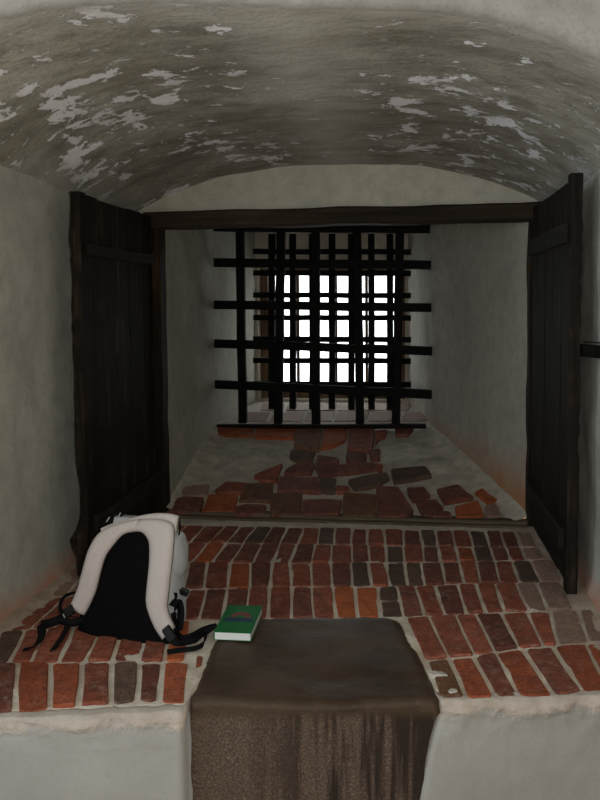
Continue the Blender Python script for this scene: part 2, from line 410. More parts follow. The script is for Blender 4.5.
# ------------------------------------------------------------------ brick / stone pieces
def round_poly(pts, cut=.22):
    out = []; n = len(pts)
    for i in range(n):
        a, b, c = pts[i - 1], pts[i], pts[(i + 1) % n]
        la, lc = (a - b).length, (c - b).length
        ca, cc = min(cut * la, .009), min(cut * lc, .009)
        out.append(b + (a - b) * (ca / max(la, 1e-6))); out.append(b + (c - b) * (cc / max(lc, 1e-6)))
        out.append(b.lerp(c, .5))
    return out
def piece(name, corners, nrm, mat, parent, inset=.007, thick=.05, jit=.0025, dz=0.0, tilt=0.0):
    ctr = sum(corners, Vector()) / len(corners)
    n = len(corners); ins = []
    for i in range(n):          # inset the polygon along its bisectors
        a, b, c = corners[i - 1], corners[i], corners[(i + 1) % n]
        e1 = (b - a).normalized(); e2 = (c - b).normalized()
        n1 = nrm.cross(e1); n2 = nrm.cross(e2)
        if n1.dot(ctr - b) < 0 and n2.dot(ctr - b) < 0: n1, n2 = -n1, -n2
        m = (n1 + n2); d = max(.45, m.length / 2); m.normalize()
        ins.append(b + m * (inset / d))
    pts = round_poly(ins)
    rnd = random
    tx, ty = rnd.uniform(-tilt, tilt), rnd.uniform(-tilt, tilt)
    ring = [p + Vector((rnd.uniform(-jit, jit), rnd.uniform(-jit, jit), 0)) for p in pts]
    e1 = (corners[1] - corners[0]).normalized(); e2 = nrm.cross(e1)
    def h(p): return dz + (p - ctr).dot(e1) * tx + (p - ctr).dot(e2) * ty
    bev = .0045
    vs_ = [p - nrm * thick - ctr for p in ring]
    vs_ += [p + nrm * (h(p) - bev + rnd.uniform(-.001, .001)) - ctr for p in ring]
    vs_ += [p + (ctr - p).normalized() * bev * 1.1 + nrm * (h(p) + rnd.uniform(-.0012, .0012)) - ctr for p in ring]
    vs_ += [nrm * (dz + rnd.uniform(-.0015, .0015))]
    m = len(ring); fs = []
    for i in range(m):
        j = (i + 1) % m
        fs += [(i, j, m + j, m + i), (m + i, m + j, 2 * m + j, 2 * m + i), (2 * m + i, 2 * m + j, 3 * m)]
    if (corners[1] - corners[0]).cross(corners[2] - corners[1]).dot(nrm) < 0: fs = [f[::-1] for f in fs]
    return link_mesh(name, vs_, fs, mat, parent, False, ctr)

# ---- brick paving of the ledge
def floor_pt(u, v):
    x = XL - .02 + (XR - XL + .04) * u
    fy = front_y(x) + .012
    if -.635 < x < .10: fy = max(fy, 2.233 + .1134 * (x + .629) + .05)
    y = fy + (YF + .07 - fy) * v
    z = -.0065 + .004 * fbm(x, y, 0, 9) + .002 * fbm(x, y, 3, 30)
    d = min(x - XL, XR - x); n = .5 + .5 * fbm(x, y, 9, 5)
    z += .016 * exp(-max(0, d - .02) / (.035 + .035 * n))
    if v == 0: z -= .01
    k = (y - 2.233) / .60
    if -.2 < k < .92 and -.61 - .03 * k < x < .085 - .11 * k: z -= .05      # bed cut out under the stone step
    return Vector((x, y, z))
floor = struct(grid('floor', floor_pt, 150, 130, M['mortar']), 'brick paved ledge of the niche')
ZUP = Vector((0, 0, 1))
def brick_row(ytop, ybot, tops, bots, cols, inset=.0065, split=()):
    for i in range(len(tops) - 1):
        c = cols[i] if i < len(cols) else 'r'
        if c == ' ': continue
        a, b, c_, d = tops[i], tops[i + 1], bots[i + 1], bots[i]
        q = [on_z(d, lerpx(d, ybot)), on_z(c_, lerpx(c_, ybot)), on_z(b, lerpx(b, ytop)), on_z(a, lerpx(a, ytop))]
        parts = [q]
        if i in split:
            m1 = q[0].lerp(q[3], .5); m2 = q[1].lerp(q[2], .5); parts = [[q[0], q[1], m2, m1], [m1, m2, q[2], q[3]]]
        for q in parts:
            ctr = sum(q, Vector()) / 4
            d_ = min(ctr.x - XL, XR - ctr.x)
            if min(p.x for p in q) < XL + .005: continue
            dz = random.uniform(-.003, .003) + (.001 if c == 'p' else 0)
            piece('brick', q, ZUP, M[c], floor, inset + random.uniform(-.0015, .0015), .05, .0034, dz, .025)
y1t = [(150, 523.5), (200, 524.8), (300, 527), (450, 530), (515, 531.5), (560, 533)]
y1b = [(150, 541), (200, 542), (300, 543.4), (450, 546), (520, 547.5), (560, 548)]
y2b = [(60, 566), (190, 561.5), (300, 562.3), (400, 562), (450, 560.8), (530, 560), (560, 560)]
y3b = [(40, 598), (182, 588), (300, 586.3), (400, 585.5), (450, 583.5), (540, 582), (570, 581)]
y4b = [(0, 631), (60, 626.5), (176, 619), (400, 616.6), (450, 614), (500, 611.5), (550, 610), (600, 609)]
y5b = [(0, 662), (60, 661.5), (190, 660.5), (400, 660), (425, 660), (449, 657.5), (475, 655), (496, 650.5), (519, 648), (544, 646), (560, 645), (600, 642), (640, 640)]
y6b = [(-30, 715), (0, 714), (30, 711), (64, 708), (95, 705), (124, 702), (148, 700), (172, 703), (190, 704), (430, 697.5), (467, 697.5), (554, 695.5), (584, 692), (640, 688)]
brick_row(y1t, y1b, [168, 187, 205, 226, 240.5, 256, 272, 287.5, 303.7, 319.5, 335, 352, 367.5, 383.7, 403, 420, 435.7, 452, 469, 485, 500, 515.5, 531],
          [150, 170, 189, 208, 226, 243.5, 262, 280, 298.5, 317.5, 333.7, 351, 367.5, 385, 404.5, 422.5, 438, 455, 473, 490, 506, 521, 538], 'rrrrdkddrkdrrrdkdrkddp')
brick_row(y1b, y2b, [132, 151, 170, 189, 208, 226, 243.5, 262, 280, 297, 315, 332.5, 352, 368, 386, 403, 422, 438, 455, 473, 490, 506, 521, 540],
          [112, 132, 152, 170, 191, 212.5, 231, 252.5, 272, 290, 311, 330, 352, 370, 387.5, 405, 424, 441, 458.5, 477, 495, 511, 526, 547], 'rrrrodddddrrdrkrdrokdrp', split=())
brick_row(y2b, y3b, [75, 92, 110, 129, 149, 169, 189, 207, 229.5, 251, 272.5, 290.5, 310.5, 330.5, 351, 368, 385.5, 405, 421, 441, 459, 476, 495, 512, 531, 552],
          [45, 66, 88, 110, 135, 160, 182.5, 204, 228, 250, 270, 292, 312, 332.5, 352.5, 372, 390, 407.5, 425, 445.5, 464, 481, 500, 520, 541, 563], 'ppprrrdrodrrrdkrkkddrdrkp', split=())
brick_row(y3b, y4b, [48, 66, 88, 110, 135, 162, 189, 207, 227.5, 250, 269.5, 292, 311, 332.5, 354, 377.5, 397.5, 415, 434, 457.5, 476, 495, 516, 536, 560],
          [5, 30, 52, 78, 104, 140, 176, 199, 222.5, 245, 267.5, 292, 314, 336, 359, 381, 404, 425, 445, 467.5, 486, 505, 529, 549, 575], 'rrrdrrrddrrdrookdrdrrrpp', split=(15,))
brick_row(y4b, y5b, [0, 25, 47.5, 75, 102, 125, 149, 170, 192], [-15, 9, 30, 59, 84, 111, 140, 164, 185], 'krrrrrro')
brick_row(y4b, y5b, [405, 429, 455, 476, 500.5, 527.5, 550, 578, 604], [425, 449, 475, 496, 519, 544, 559, 590, 620], 'rrrdrrpp')
brick_row(y5b, y6b, [-40, -12, 18, 51, 83, 112, 139.5, 164, 190], [-50, -20, 15, 49, 79, 111, 137, 159, 186], 'rdhhrkdh', .0085)
brick_row(y5b, y6b, [426, 449.5, 472.5, 495.5, 523, 553, 584.5, 612, 640], [440, 467, 496, 521, 554, 584, 612, 640, 668], 'bhdhdhhh', .0085)
piece('mortar_chip', [on_z(449, 694), on_z(458.5, 693.5), on_z(457, 690), on_z(448, 690)], ZUP, M['lip'], floor, .0, .03, .002, .006)
piece('mortar_chip', [on_z(428, 676), on_z(450, 678), on_z(446, 673), on_z(430, 671)], ZUP, M['lip'], floor, .001, .03, .003, .005)
piece('brick', [on_z(195, 667), on_z(201, 665), on_z(203, 655), on_z(196, 655)], ZUP, M['r'], floor, .001, .05)

# ---- stones and bricks set in the sloping embrasure floor
stones = [
 ('o', [(219, 428), (252, 429.5), (252, 437), (219, 435.5)]), ('o', [(256, 430), (294, 429), (293, 438.5), (256, 438.5)]),
 ('b', [(296.5, 430), (321, 429.5), (318, 451), (294, 447)]), ('o', [(324.5, 430), (347, 428.5), (345, 441), (334, 446), (322, 449)]),
 ('r', [(350, 429), (374, 428.5), (372, 451), (348, 451)]), ('r', [(376, 433), (387, 432), (385, 437), (379, 440), (376, 446)]),
 ('d', [(348, 453.5), (366, 453.5), (365, 463), (347, 462)]), ('d', [(370.5, 451), (379, 450), (379, 460), (370, 459.5)]),
 ('d', [(318, 457), (337, 459), (338, 463), (317, 463.5)]), ('k', [(292, 451), (314, 453), (312, 460), (300, 462), (290, 458)]),
 ('d', [(285, 472), (295, 465.5), (314, 464.5), (311, 474), (287, 474.5)]), ('d', [(317, 467), (340, 466.5), (372, 464), (373, 471), (345, 474), (320, 476)]),
 ('r', [(375, 465), (382, 466), (381, 471), (375, 470)]), ('d', [(281, 478.5), (318, 479.5), (319, 493), (279, 492)]),
 ('k', [(321, 479.5), (335, 480), (335, 492), (321, 492)]), ('r', [(337, 487), (349, 488), (349, 493), (337, 493)]),
 ('k', [(349, 482), (362, 478), (386, 474.5), (388, 480), (375, 486), (356, 490)]), ('b', [(273, 495.5), (302, 495.5), (301, 515), (271, 516)]),
 ('d', [(305, 502), (328, 501), (340, 502), (338, 515), (302, 516)]), ('b', [(345, 495.5), (375, 497), (376, 517), (343, 517)]),
 ('r', [(254, 477), (281, 465.5), (277, 482), (262, 481)]), ('b', [(245, 485), (273, 485), (270, 501), (241, 500.5)]),
 ('r', [(216, 492), (226, 484), (245, 484.5), (242, 493), (221, 493.5)]), ('o', [(209, 497), (237, 497.5), (234, 513), (203, 513)]),
 ('d', [(236, 509), (245, 506), (266, 507), (262, 514.5), (235, 514.5)]), ('p', [(184, 488), (209, 486), (206, 496), (190, 498), (180, 495)]),
 ('d', [(172, 502), (185, 498.5), (203, 500), (199, 513), (170, 513)]), ('d', [(377.5, 488), (398, 489), (412, 513), (408, 517), (380, 518)]),
 ('d', [(407, 490), (424, 489), (430, 497), (413, 502)]), ('k', [(391, 470), (425, 467.5), (430, 477), (395, 483)]),
 ('d', [(396, 428.5), (413, 429), (407, 436), (397, 436)]), ('d', [(437, 491), (457, 485.5), (472, 499), (446, 504)]),
 ('d', [(416, 504), (435, 501), (442, 509), (425, 516.5)]), ('o', [(476, 493), (482, 490), (496, 501), (490, 505)]),
 ('o', [(455, 509), (478, 502), (482, 517), (457, 518)]), ('d', [(428, 517), (437, 512), (449, 514), (450, 518)]),
 ('p', [(485, 508), (496, 505), (500, 517), (486, 517.5)]),
]
for c, poly in stones:
    q = [on_plane(x, y, SP, SN) for x, y in poly][::-1]
    cq = sum(q, Vector()) / len(q); q = [cq + (p - cq) * 1.05 for p in q]
    piece('stone', q, SN, M[c], ef, -.002, .06, .006, .013 + random.uniform(-.003, .003), .02)
# course of pale bricks on the flat sill between the grilles
for ya, yb, xs, sk in ((403, 410.5, [258, 284, 309, 336, 362, 387, 410], 3), (411.5, 421, [236, 268, 302, 333, 367, 399, 428], 4)):
    for a, b in zip(xs, xs[1:]):
        q = [on_z(a + sk, ya, .285), on_z(b + sk, ya, .285), on_z(b, yb, .285), on_z(a, yb, .285)][::-1]
        piece('sill_brick', q, ZUP, M['p'], fs_, .012, .03, .004, random.uniform(-.003, .003))

# ------------------------------------------------------------------ front wall of the room around the niche
def fwall(name, s0, s1, z0, z1, nu, nv, mat, off=0.0):
    """s runs along the front wall from FA"""
    def fn(u, v):
        s = s0 + (s1 - s0) * u; z = z0 + (z1 - z0) * v
        p = FA + FD * s; d = off + .010 * fbm(s, 0, z, 2.0) + .003 * fbm(s, 3, z, 9)
        return Vector((p.x + FN.x * d, p.y + FN.y * d, z))
    return grid(name, fn, nu, nv, mat)
SLX0, SLX1 = -0.629, 0.094           # slab front corners
def s_of(x): return (x - FA.x) / FD.x
S0, S1 = s_of(SLX0), s_of(SLX1)
def low_front(sa, sb, taper_a=0.0, taper_b=0.0):
    """ledge front: rough mortar lip rolling over into smooth plaster below"""
    prof = [(-.045, -.010), (-.014, -.004), (.008, -.006), (.018, -.016), (.021, -.032), (.0205, -.050), (.019, -.075), (.018, -.12), (.018, -.2), (.018, -.3), (.018, -.42), (.018, ZROOM - .02)]
    def fn(u, v):
        k = v * (len(prof) - 1); i = min(int(k), len(prof) - 2); f_ = k - i
        o = prof[i][0] + (prof[i + 1][0] - prof[i][0]) * f_; z = prof[i][1] + (prof[i + 1][1] - prof[i][1]) * f_
        dn = max(0, -z - .03)
        a = sa + taper_a * min(1, dn / .25); b = sb + taper_b * min(1, dn / .25)
        s = a + (b - a) * u
        p = FA + FD * s
        near = .25 + .75 * max(0, min(1, (z + .12) / .08))
        if (u == 1 and sa < -2) or (u == 0 and sa > -2): o -= .10
        o += near * (.012 * fbm(s, 1, z, 14) + .005 * fbm(s, 4, z, 45)) + .006 * fbm(s, 0, z, 2)
        z += .004 * near * fbm(s, 7, z, 11)
        return Vector((p.x + FN.x * o, p.y + FN.y * o, z))
    return fn
def mat_lip_front():
    t = NT('front_plaster_with_mortar_lip'); x, y, z = t.xyz()
    n = t.noise(11, 5, .65); n2 = t.noise(60, 4, .7); n1 = t.noise(2, 4)
    pl = t.ramp(n1, [(.3, (.315, .31, .29)), (.7, (.425, .42, .395))])
    pl = t.mix(t.ramp(n2, [(.45, 0.0), (.8, .45)]), pl, (.30, .30, .28))
    mo = t.ramp(n, [(.3, (.40, .345, .295)), (.7, (.56, .50, .445))])
    mo = t.mix(t.ramp(n2, [(.5, 0.0), (.8, .35)]), mo, (.28, .22, .18))
    f = t.math('DIVIDE', t.math('ADD', t.math('ADD', z, .055), t.math('MULTIPLY', t.math('SUBTRACT', n, .5), .13)), .022, clamp=True)
    c = t.mix(f, pl, mo)
    t.bump(t.math('ADD', t.math('MULTIPLY', n, f), t.math('MULTIPLY', n2, .3)), .6, .012)
    return t.set(c, .93, .1)
M['lipfront'] = mat_lip_front()
wf = struct(grid('wall_front', low_front(-2.4, S0 + .014, 0, -.0), 160, 44, M['lipfront']), 'plastered wall below the ledge, left of the stone step')
wf2 = struct(grid('wall_front_right', low_front(S1 - .006, 3.6, -.055, 0), 160, 44, M['lipfront']), 'plastered wall below the ledge, right of the stone step')
# wall above the arch, with a rounded arris
def arch_front(u, v):
    e = vault_pt(-1.03 + 2.06 * u, 0)
    r = .05
    if v < .3:
        a = v / .3 * pi / 2; o, dz = r * sin(a) - r * 0, r * (1 - cos(a))
        o = r * sin(a); p = Vector((e.x, e.y, e.z)) + FN * (o - .0) + Vector((0, 0, dz))
    else:
        k = (v - .3) / .7
        z = e.z + r + (2.95 - e.z - r) * k
        p = Vector((e.x, e.y, 0)) + FN * (r + .006 * fbm(e.x, 0, z, 3)); p.z = z
    return p
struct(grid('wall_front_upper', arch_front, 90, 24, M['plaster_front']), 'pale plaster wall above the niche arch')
def jamb(x0, sg):
    def fn(u, v):
        p = Vector((x0, front_y(x0), 0)); z = ZROOM + 3.5 * v
        return p + FN * .05 + FD * (sg * (-.06 + 2.4 * u)) + Vector((0, 0, z))
    return fn
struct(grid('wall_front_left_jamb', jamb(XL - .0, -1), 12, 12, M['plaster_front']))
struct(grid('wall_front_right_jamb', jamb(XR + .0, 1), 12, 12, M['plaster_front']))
# the room the photographer stands in
def quad(name, pts, mat): return struct(link_mesh(name, pts, [(0, 1, 2, 3)], mat))
XA, XB, YB, ZT = -3.2, 2.6, -2.1, 2.9
quad('wall_room_left', [(XA, YB, ZROOM), (XA, 3.2, ZROOM), (XA, 3.2, ZT), (XA, YB, ZT)], M['plaster'])
quad('wall_room_right', [(XB, YB, ZROOM), (XB, 3.2, ZROOM), (XB, 3.2, ZT), (XB, YB, ZT)], M['plaster'])
quad('wall_room_back', [(XA, YB, ZROOM), (XB, YB, ZROOM), (XB, YB, ZT), (XA, YB, ZT)], M['plaster'])
quad('ceiling_room', [(XA, YB, ZT), (XB, YB, ZT), (XB, 3.2, ZT), (XA, 3.2, ZT)], M['plaster'])
quad('floor_room', [(XA, YB, ZROOM), (XB, YB, ZROOM), (XB, 3.2, ZROOM), (XA, 3.2, ZROOM)], M['mortar'])

# ------------------------------------------------------------------ worn stone step set into the ledge
def slab_mesh():
    BL, BR = Vector((-.662, 2.793, 0)), Vector((-.017, 2.882, 0)); FR, FL = Vector((.094, 2.315, 0)), Vector((-.629, 2.233, 0))
    rows = []
    nt = 26
    for j in range(nt + 1):
        t = j / nt; rows.append(('t', t))
    for a in (20, 40, 60, 80): rows.append(('r', radians(a)))
    for k in range(1, 17): rows.append(('f', k / 16))
    nu = 40; vs_ = []; r = .028
    for kind, t in rows:
        for i in range(nu + 1):
            u = i / nu
            l = BL.lerp(FL, t if kind == 't' else 1); q = BR.lerp(FR, t if kind == 't' else 1)
            if kind == 't':
                if t < .10:      # rounded far corners
                    sh = .028 * max(0, 1 - t / .05) ** 2; l = l + Vector((sh * .3, 0, 0)); q = q - Vector((sh * 1.0, 0, 0))
                if .3 < t: q = q + Vector((.012 * sin((t - .3) * 4), 0, 0))
            p = l.lerp(q, u)
            ed = min(u, 1 - u)
            zed = -.016 * exp(-ed / .02)
            wear = -.012 * exp(-((u - .52) / .28) ** 2) * (t ** 2 if kind == 't' else 1)
            nz = .0045 * fbm(p.x, p.y, 0, 7) + .002 * fbm(p.x, p.y, 2, 25)
            chip = -.012 * exp(-((u - .56) / .13) ** 2 - ((t - .78) / .09) ** 2) if kind == 't' else 0
            zt = .006 + wear + zed
            if kind == 't':
                z = zt + nz + chip; yo = 0
                p = p + Vector((0, 0, z))
            elif kind == 'r':
                p = p + FN * (r * sin(t)) + Vector((0, 0, zt + nz - r * (1 - cos(t))))
            else:
                z = zt - r + (ZROOM - .02 - (zt - r)) * t ** 1.3
                bulge = r - .008 * min(1, t * 12) + .004 * fbm(p.x * 1, z, 4, 9)
                nar = min(1, (-z) / .30)
                p = p + FN * bulge + Vector((0, 0, z))
                p.x += -.055 * nar * u ** 3 + .004 * nar * (1 - u)
            p.x += .006 * fbm(p.y, p.z, 8, 8) * (1 if ed < .02 else 0)
            vs_.append(p)
    n = len(rows); w1 = nu + 1
    # skirt down the sides and the back
    fs = [(j * w1 + i, (j + 1) * w1 + i, (j + 1) * w1 + i + 1, j * w1 + i + 1) for j in range(n - 1) for i in range(nu)]
    loop = [j * w1 for j in range(nt + 5)][::-1] + [i for i in range(1, nu + 1)] + [j * w1 + nu for j in range(1, nt + 5)]
    base = len(vs_)
    for i in loop: vs_.append(Vector((vs_[i].x, vs_[i].y, -.12 if i // w1 < nt - 3 else vs_[i].z - .012)))
    for k in range(len(loop) - 1): fs.append((loop[k], loop[k + 1], base + k + 1, base + k))
    return vs_, fs
v_, f_ = slab_mesh()
sl = link_mesh('stone_step', v_, f_, M['slab'], None, True)
tag(sl, 'worn dark brown stone block with rounded front edge, set into the brick ledge', 'stone step')

# ------------------------------------------------------------------ wooden frame
fr = empty('window_surround_frame', (XC, YF, 0))
tag(fr, 'dark timber frame with posts and lintel around the window embrasure', 'door frame')
FI = fr.matrix_world
def framebar(name, a, b, wx, wy, mat, up, segs=12, jit=.003):
    o = bar(name, a, b, wx, wy, mat, None, up, segs, jit); o.parent = fr; o.matrix_parent_inverse = Matrix.Translation(-fr.location); return o
YV = Vector((0, 1, 0))
framebar('post', (-1.338, YF + .05, .0), (-1.338, YF + .05, 1.60), .090, .12, M['post'], YV)
framebar('post', (.662, YF + .05, .0), (.662, YF + .05, 1.60), .070, .12, M['post'], YV)
framebar('lintel', (-1.383, YF + .05, 1.600), (.700, YF + .05, 1.602), .090, .13, M['lintel'], YV, 16, .004)
framebar('sill_beam', (-1.29, YF + .04, .010), (.625, YF + .04, .004), .030, .07, M['sill'], YV, 16, .002)
framebar('sill_strip', (-1.285, YF - .018, .004), (.62, YF - .018, -.002), .014, .03, M['sill'], YV, 16, .002)

# ------------------------------------------------------------------ shutters
def shutter(name, xface, sgn, label):
    """inner face at xface, body towards the wall (sgn = -1 left wall, +1 right wall); swings towards the room"""
    root = empty(name, (xface + sgn * .02, YF - .02, .02)); tag(root, label, 'shutter')
    inv = Matrix.Translation(-root.location)
    def add(o): o.parent = root; o.matrix_parent_inverse = inv; return o
    ys = [YF - .04, YF - .19, YF - .40, YF - .58, YF - .78, YF - .94]
    rnd = random.Random(3 if sgn < 0 else 5)
    for a, b in zip(ys, ys[1:]):
        yb = b + .004; bm = bmesh.new()
        zb, zt = .03 + rnd.uniform(-.006, .01), 1.615 + rnd.uniform(-.006, .004)
        bar_bm(bm, (xface + sgn * .019 + rnd.uniform(-.002, .002), (a + yb) / 2, zb), (xface + sgn * .019, (a + yb) / 2, zt), .030, a - yb, YV, 10, .0018, rnd)
        add(link_bm('plank', bm, M['shutter']))
    # edge stile, ragged on the room side
    bm = bmesh.new(); n = 40; c = [];
    y0, y1 = YF - .94, YF - 1.0
    for k in range(n + 1):
        z = .015 + (1.605 if sgn < 0 else 1.622) * k / n
        rg = .010 * fbm(0, z, 3 if sgn < 0 else 9, 6) + .004 * fbm(0, z, 1, 25)
        if sgn < 0: rg += -.035 * exp(-((z - .16) / .05) ** 2) - .012 * exp(-((z - .05) / .06) ** 2) + .02 * exp(-((z - .33) / .10) ** 2)
        xa, xb = xface - sgn * .006, xface + sgn * .036
        c.append([bm.verts.new(p) for p in ((xa, y0, z), (xa, y1 + rg * .6, z), (xb + sgn * max(-.01, -rg * .9), y1 + rg * .6, z), (xb, y0, z))])
    for k in range(n):
        for i in range(4): bm.faces.new((c[k][i], c[k][(i + 1) % 4], c[k + 1][(i + 1) % 4], c[k + 1][i]))
    bm.faces.new(c[0][::-1]); bm.faces.new(c[-1])
    add(link_bm('edge_stile', bm, M['shutter']))
    for z, hgt, nm in ((1.385 if sgn < 0 else 1.415, .075 if sgn > 0 else .05, 'rail'), (.215, .085, 'rail')):
        bm = bmesh.new(); bar_bm(bm, (xface - sgn * .012, YF - .06, z), (xface - sgn * .012, YF - .93, z), .026, hgt, Vector((0, 0, 1)), 10, .0015, rnd)
        add(link_bm(nm, bm, M['rail']))
    for z in (.215, 1.40):       # strap hinge knuckles on the post
        bm = bmesh.new(); bmesh.ops.create_cone(bm, cap_ends=True, segments=10, radius1=.011, radius2=.011, depth=.12, matrix=Matrix.Translation((xface + sgn * .004, YF - .028, z + .09)))
        add(link_bm('hinge', bm, M['iron']))
    return root
SLX = on_y(78, 193, YF - 1.0).x; SRX = on_y(573, 182, YF - 1.0).x
shutter('wooden_shutter', SLX, -1, 'dark plank shutter swung open against the left wall, behind the backpack')
shutter('wooden_shutter', SRX, 1, 'dark plank shutter swung open against the right wall, with iron hook beside it')

# iron hook holding the right shutter to the wall
hk = empty('iron_hook', (XR, YF - 1.06, .98)); tag(hk, 'black iron hook bar sticking out beside the right shutter', 'hook')
inv = Matrix.Translation(-hk.location)
p0 = on_y(584, 350, YF - .97); p1 = Vector((XR + .02, YF - 1.25, on_y(598, 354, YF - 1.2).z))
o = bar('hook_bar', p0 + Vector((-.006, .02, 0)), p1, .02, .046, M['iron'], None, ZUP, 5, .001); o.parent = hk; o.matrix_parent_inverse = inv
o = bar('thin_bar', p0 + Vector((0, .0, .032)), p1 + Vector((0, 0, .034)), .004, .004, M['iron'], None, ZUP, 5, .001); o.parent = hk; o.matrix_parent_inverse = inv  # thin dark bar just above the hook bar

# ------------------------------------------------------------------ grilles
def grille(name, loc, label, verts, hors, wv, wh):
    root = empty(name, loc); tag(root, label, 'grille'); inv = Matrix.Translation(-Vector(loc))
    for a, b in verts:
        o = bar('vertical_bar', a, b, wv, wv, M['iron'], None, YV, 8, .002); o.parent = root; o.matrix_parent_inverse = inv
    for a, b in hors:
        o = bar('crossbar', a, b, wh, wh * .8, M['iron'], None, YV, 8, .002); o.parent = root; o.matrix_parent_inverse = inv
    return root
nv = []
for xt, xb in ((240, 243), (281, 278.5), (315.5, 316), (357, 360), (400, 396)):
    b = on_y(xb, 423, YG + .04); t = on_y(xt, 226, YG + .04); d = (t - b).normalized(); b.z = .27
    nv.append((b, t + d * .32))
nh = []
for xl, yl, xr, yr in ((214, 227, 430, 229), (214.5, 262.5, 431, 265), (214.5, 304.5, 431, 308), (215, 343.5, 432, 351), (215, 384, 432, 394.5)):
    nh.append((on_y(xl, yl, YG + .01), on_y(xr, yr, YG + .01)))
ng = grille('iron_window_grille', (-.63, YG, .285), 'nearer and larger wrought iron bar grille standing on the sloping floor', nv, nh, .060, .062)
o = bar('ledge_shadow_strip', on_y(217, 426.5, YG - .03), on_y(426, 426.0, YG - .03), .03, .05, M['iron'], None, YV, 8, .002)  # added dark strip standing in for the shadow line along the ledge face
o.parent = ng; o.matrix_parent_inverse = Matrix.Translation(-ng.location)
YH = 6.42
fv = []
for x in (272, 293, 312.5, 332, 351.5, 371.5, 390):
    b = on_y(x, 402, YH); t = on_y(x, 234, YH); b.z = .28; fv.append((b, t))
fh = [(on_y(253.5, y, YH - .02), on_y(411, y + .5, YH - .02)) for y in (251.5, 273, 295, 317.5, 339, 360.5, 384)]
grille('iron_window_grille', (-.62, YH, .285), 'farther and smaller iron bar grille with tight square mesh before the window', fv, fh, .052, .044)

# ------------------------------------------------------------------ window
YC = YW + .16
wn = empty('window_1', ((WX0 + WX1) / 2, YC, WZ0)); struct(wn, 'small bright window with brown wooden muntins')
inv = Matrix.Translation(-wn.location)
def wbar(name, a, b, wx, wy, mat=None):
    o = bar(name, a, b, wx, wy, mat or M['casement'], None, YV, 2, .0005); o.parent = wn; o.matrix_parent_inverse = inv; return o
jx0, jx1 = WX0 + .035, WX1 - .03
wbar('window_jamb', (jx0, YC, WZ0), (jx0, YC, WZ1), .07, .07); wbar('window_jamb', (jx1, YC, WZ0), (jx1, YC, WZ1), .06, .07)
wbar('window_head', (WX0, YC, WZ1 - .02), (WX1, YC, WZ1 - .02), .04, .07); wbar('window_bottom_rail', (WX0, YC, WZ0 + .03), (WX1, YC, WZ0 + .03), .06, .07)
mx = [on_y(x, 320, YC).x for x in (298, 336, 366.5)]
for x in mx: wbar('muntin', (x, YC, WZ0 + .05), (x, YC, WZ1 - .03), .026, .04)
mz = [on_y(332, y, YC).z for y in (308, 348)]
for z in mz: wbar('glazing_bar', (jx0 + .03, YC, z), (jx1 - .03, YC, z), .024, .035)
xs = [jx0 + .035] + mx + [jx1 - .03]; zs = [WZ0 + .06] + mz[::-1] + [WZ1 - .04]
for xa, xb in zip(xs, xs[1:]):
    for za, zb in zip(zs, zs[1:]):
        bm = bmesh.new(); box_bm(bm, (xa, YC - .002, za), (xb, YC + .002, zb))
        o = link_bm('pane', bm, M['glass']); o.parent = wn; o.matrix_parent_inverse = inv

# ------------------------------------------------------------------ backpack
BO = Vector((-.962, 2.622, 0)); BX = Vector((.990, -.140, 0)).normalized(); BY = Vector((-BX.y, BX.x, 0))
LEAN = .20
bag = empty('backpack', BO); tag(bag, 'pale grey backpack with black padded back panel, standing on the bricks', 'backpack')
BN = (-BY + ZUP * -LEAN).normalized()          # outward normal of the leaning back panel (towards the viewer)
BN = Vector((-BY.x, -BY.y, LEAN)).normalized()
def bp(px, py, off=0.0):
    """a point of the leaning back panel, in bag coordinates (x across, y depth, z up)"""
    p = on_plane(px, py, BO, BN) + BN * off - BO
    return Vector((p.dot(BX), p.dot(BY), p.z))
def bp2(px, py, off):
    p = on_plane(px, py, BO + BN * off, BN) - BO
    return Vector((p.dot(BX), p.dot(BY), p.z)) - Vector((0, -1, LEAN)).normalized() * off
def B2W(p): return BX * p.x + BY * p.y + ZUP * p.z      # relative to the bag's origin
def add_bag(name, vs_, fs, mat, smooth=True, parent=None):
    bm = bmesh.new(); vv = [bm.verts.new(B2W(Vector(v))) for v in vs_]
    for f in fs: bm.faces.new([vv[i] for i in f])
    return link_bm(name, bm, mat, parent or bag, smooth)
ztop = bp(147, 522).z
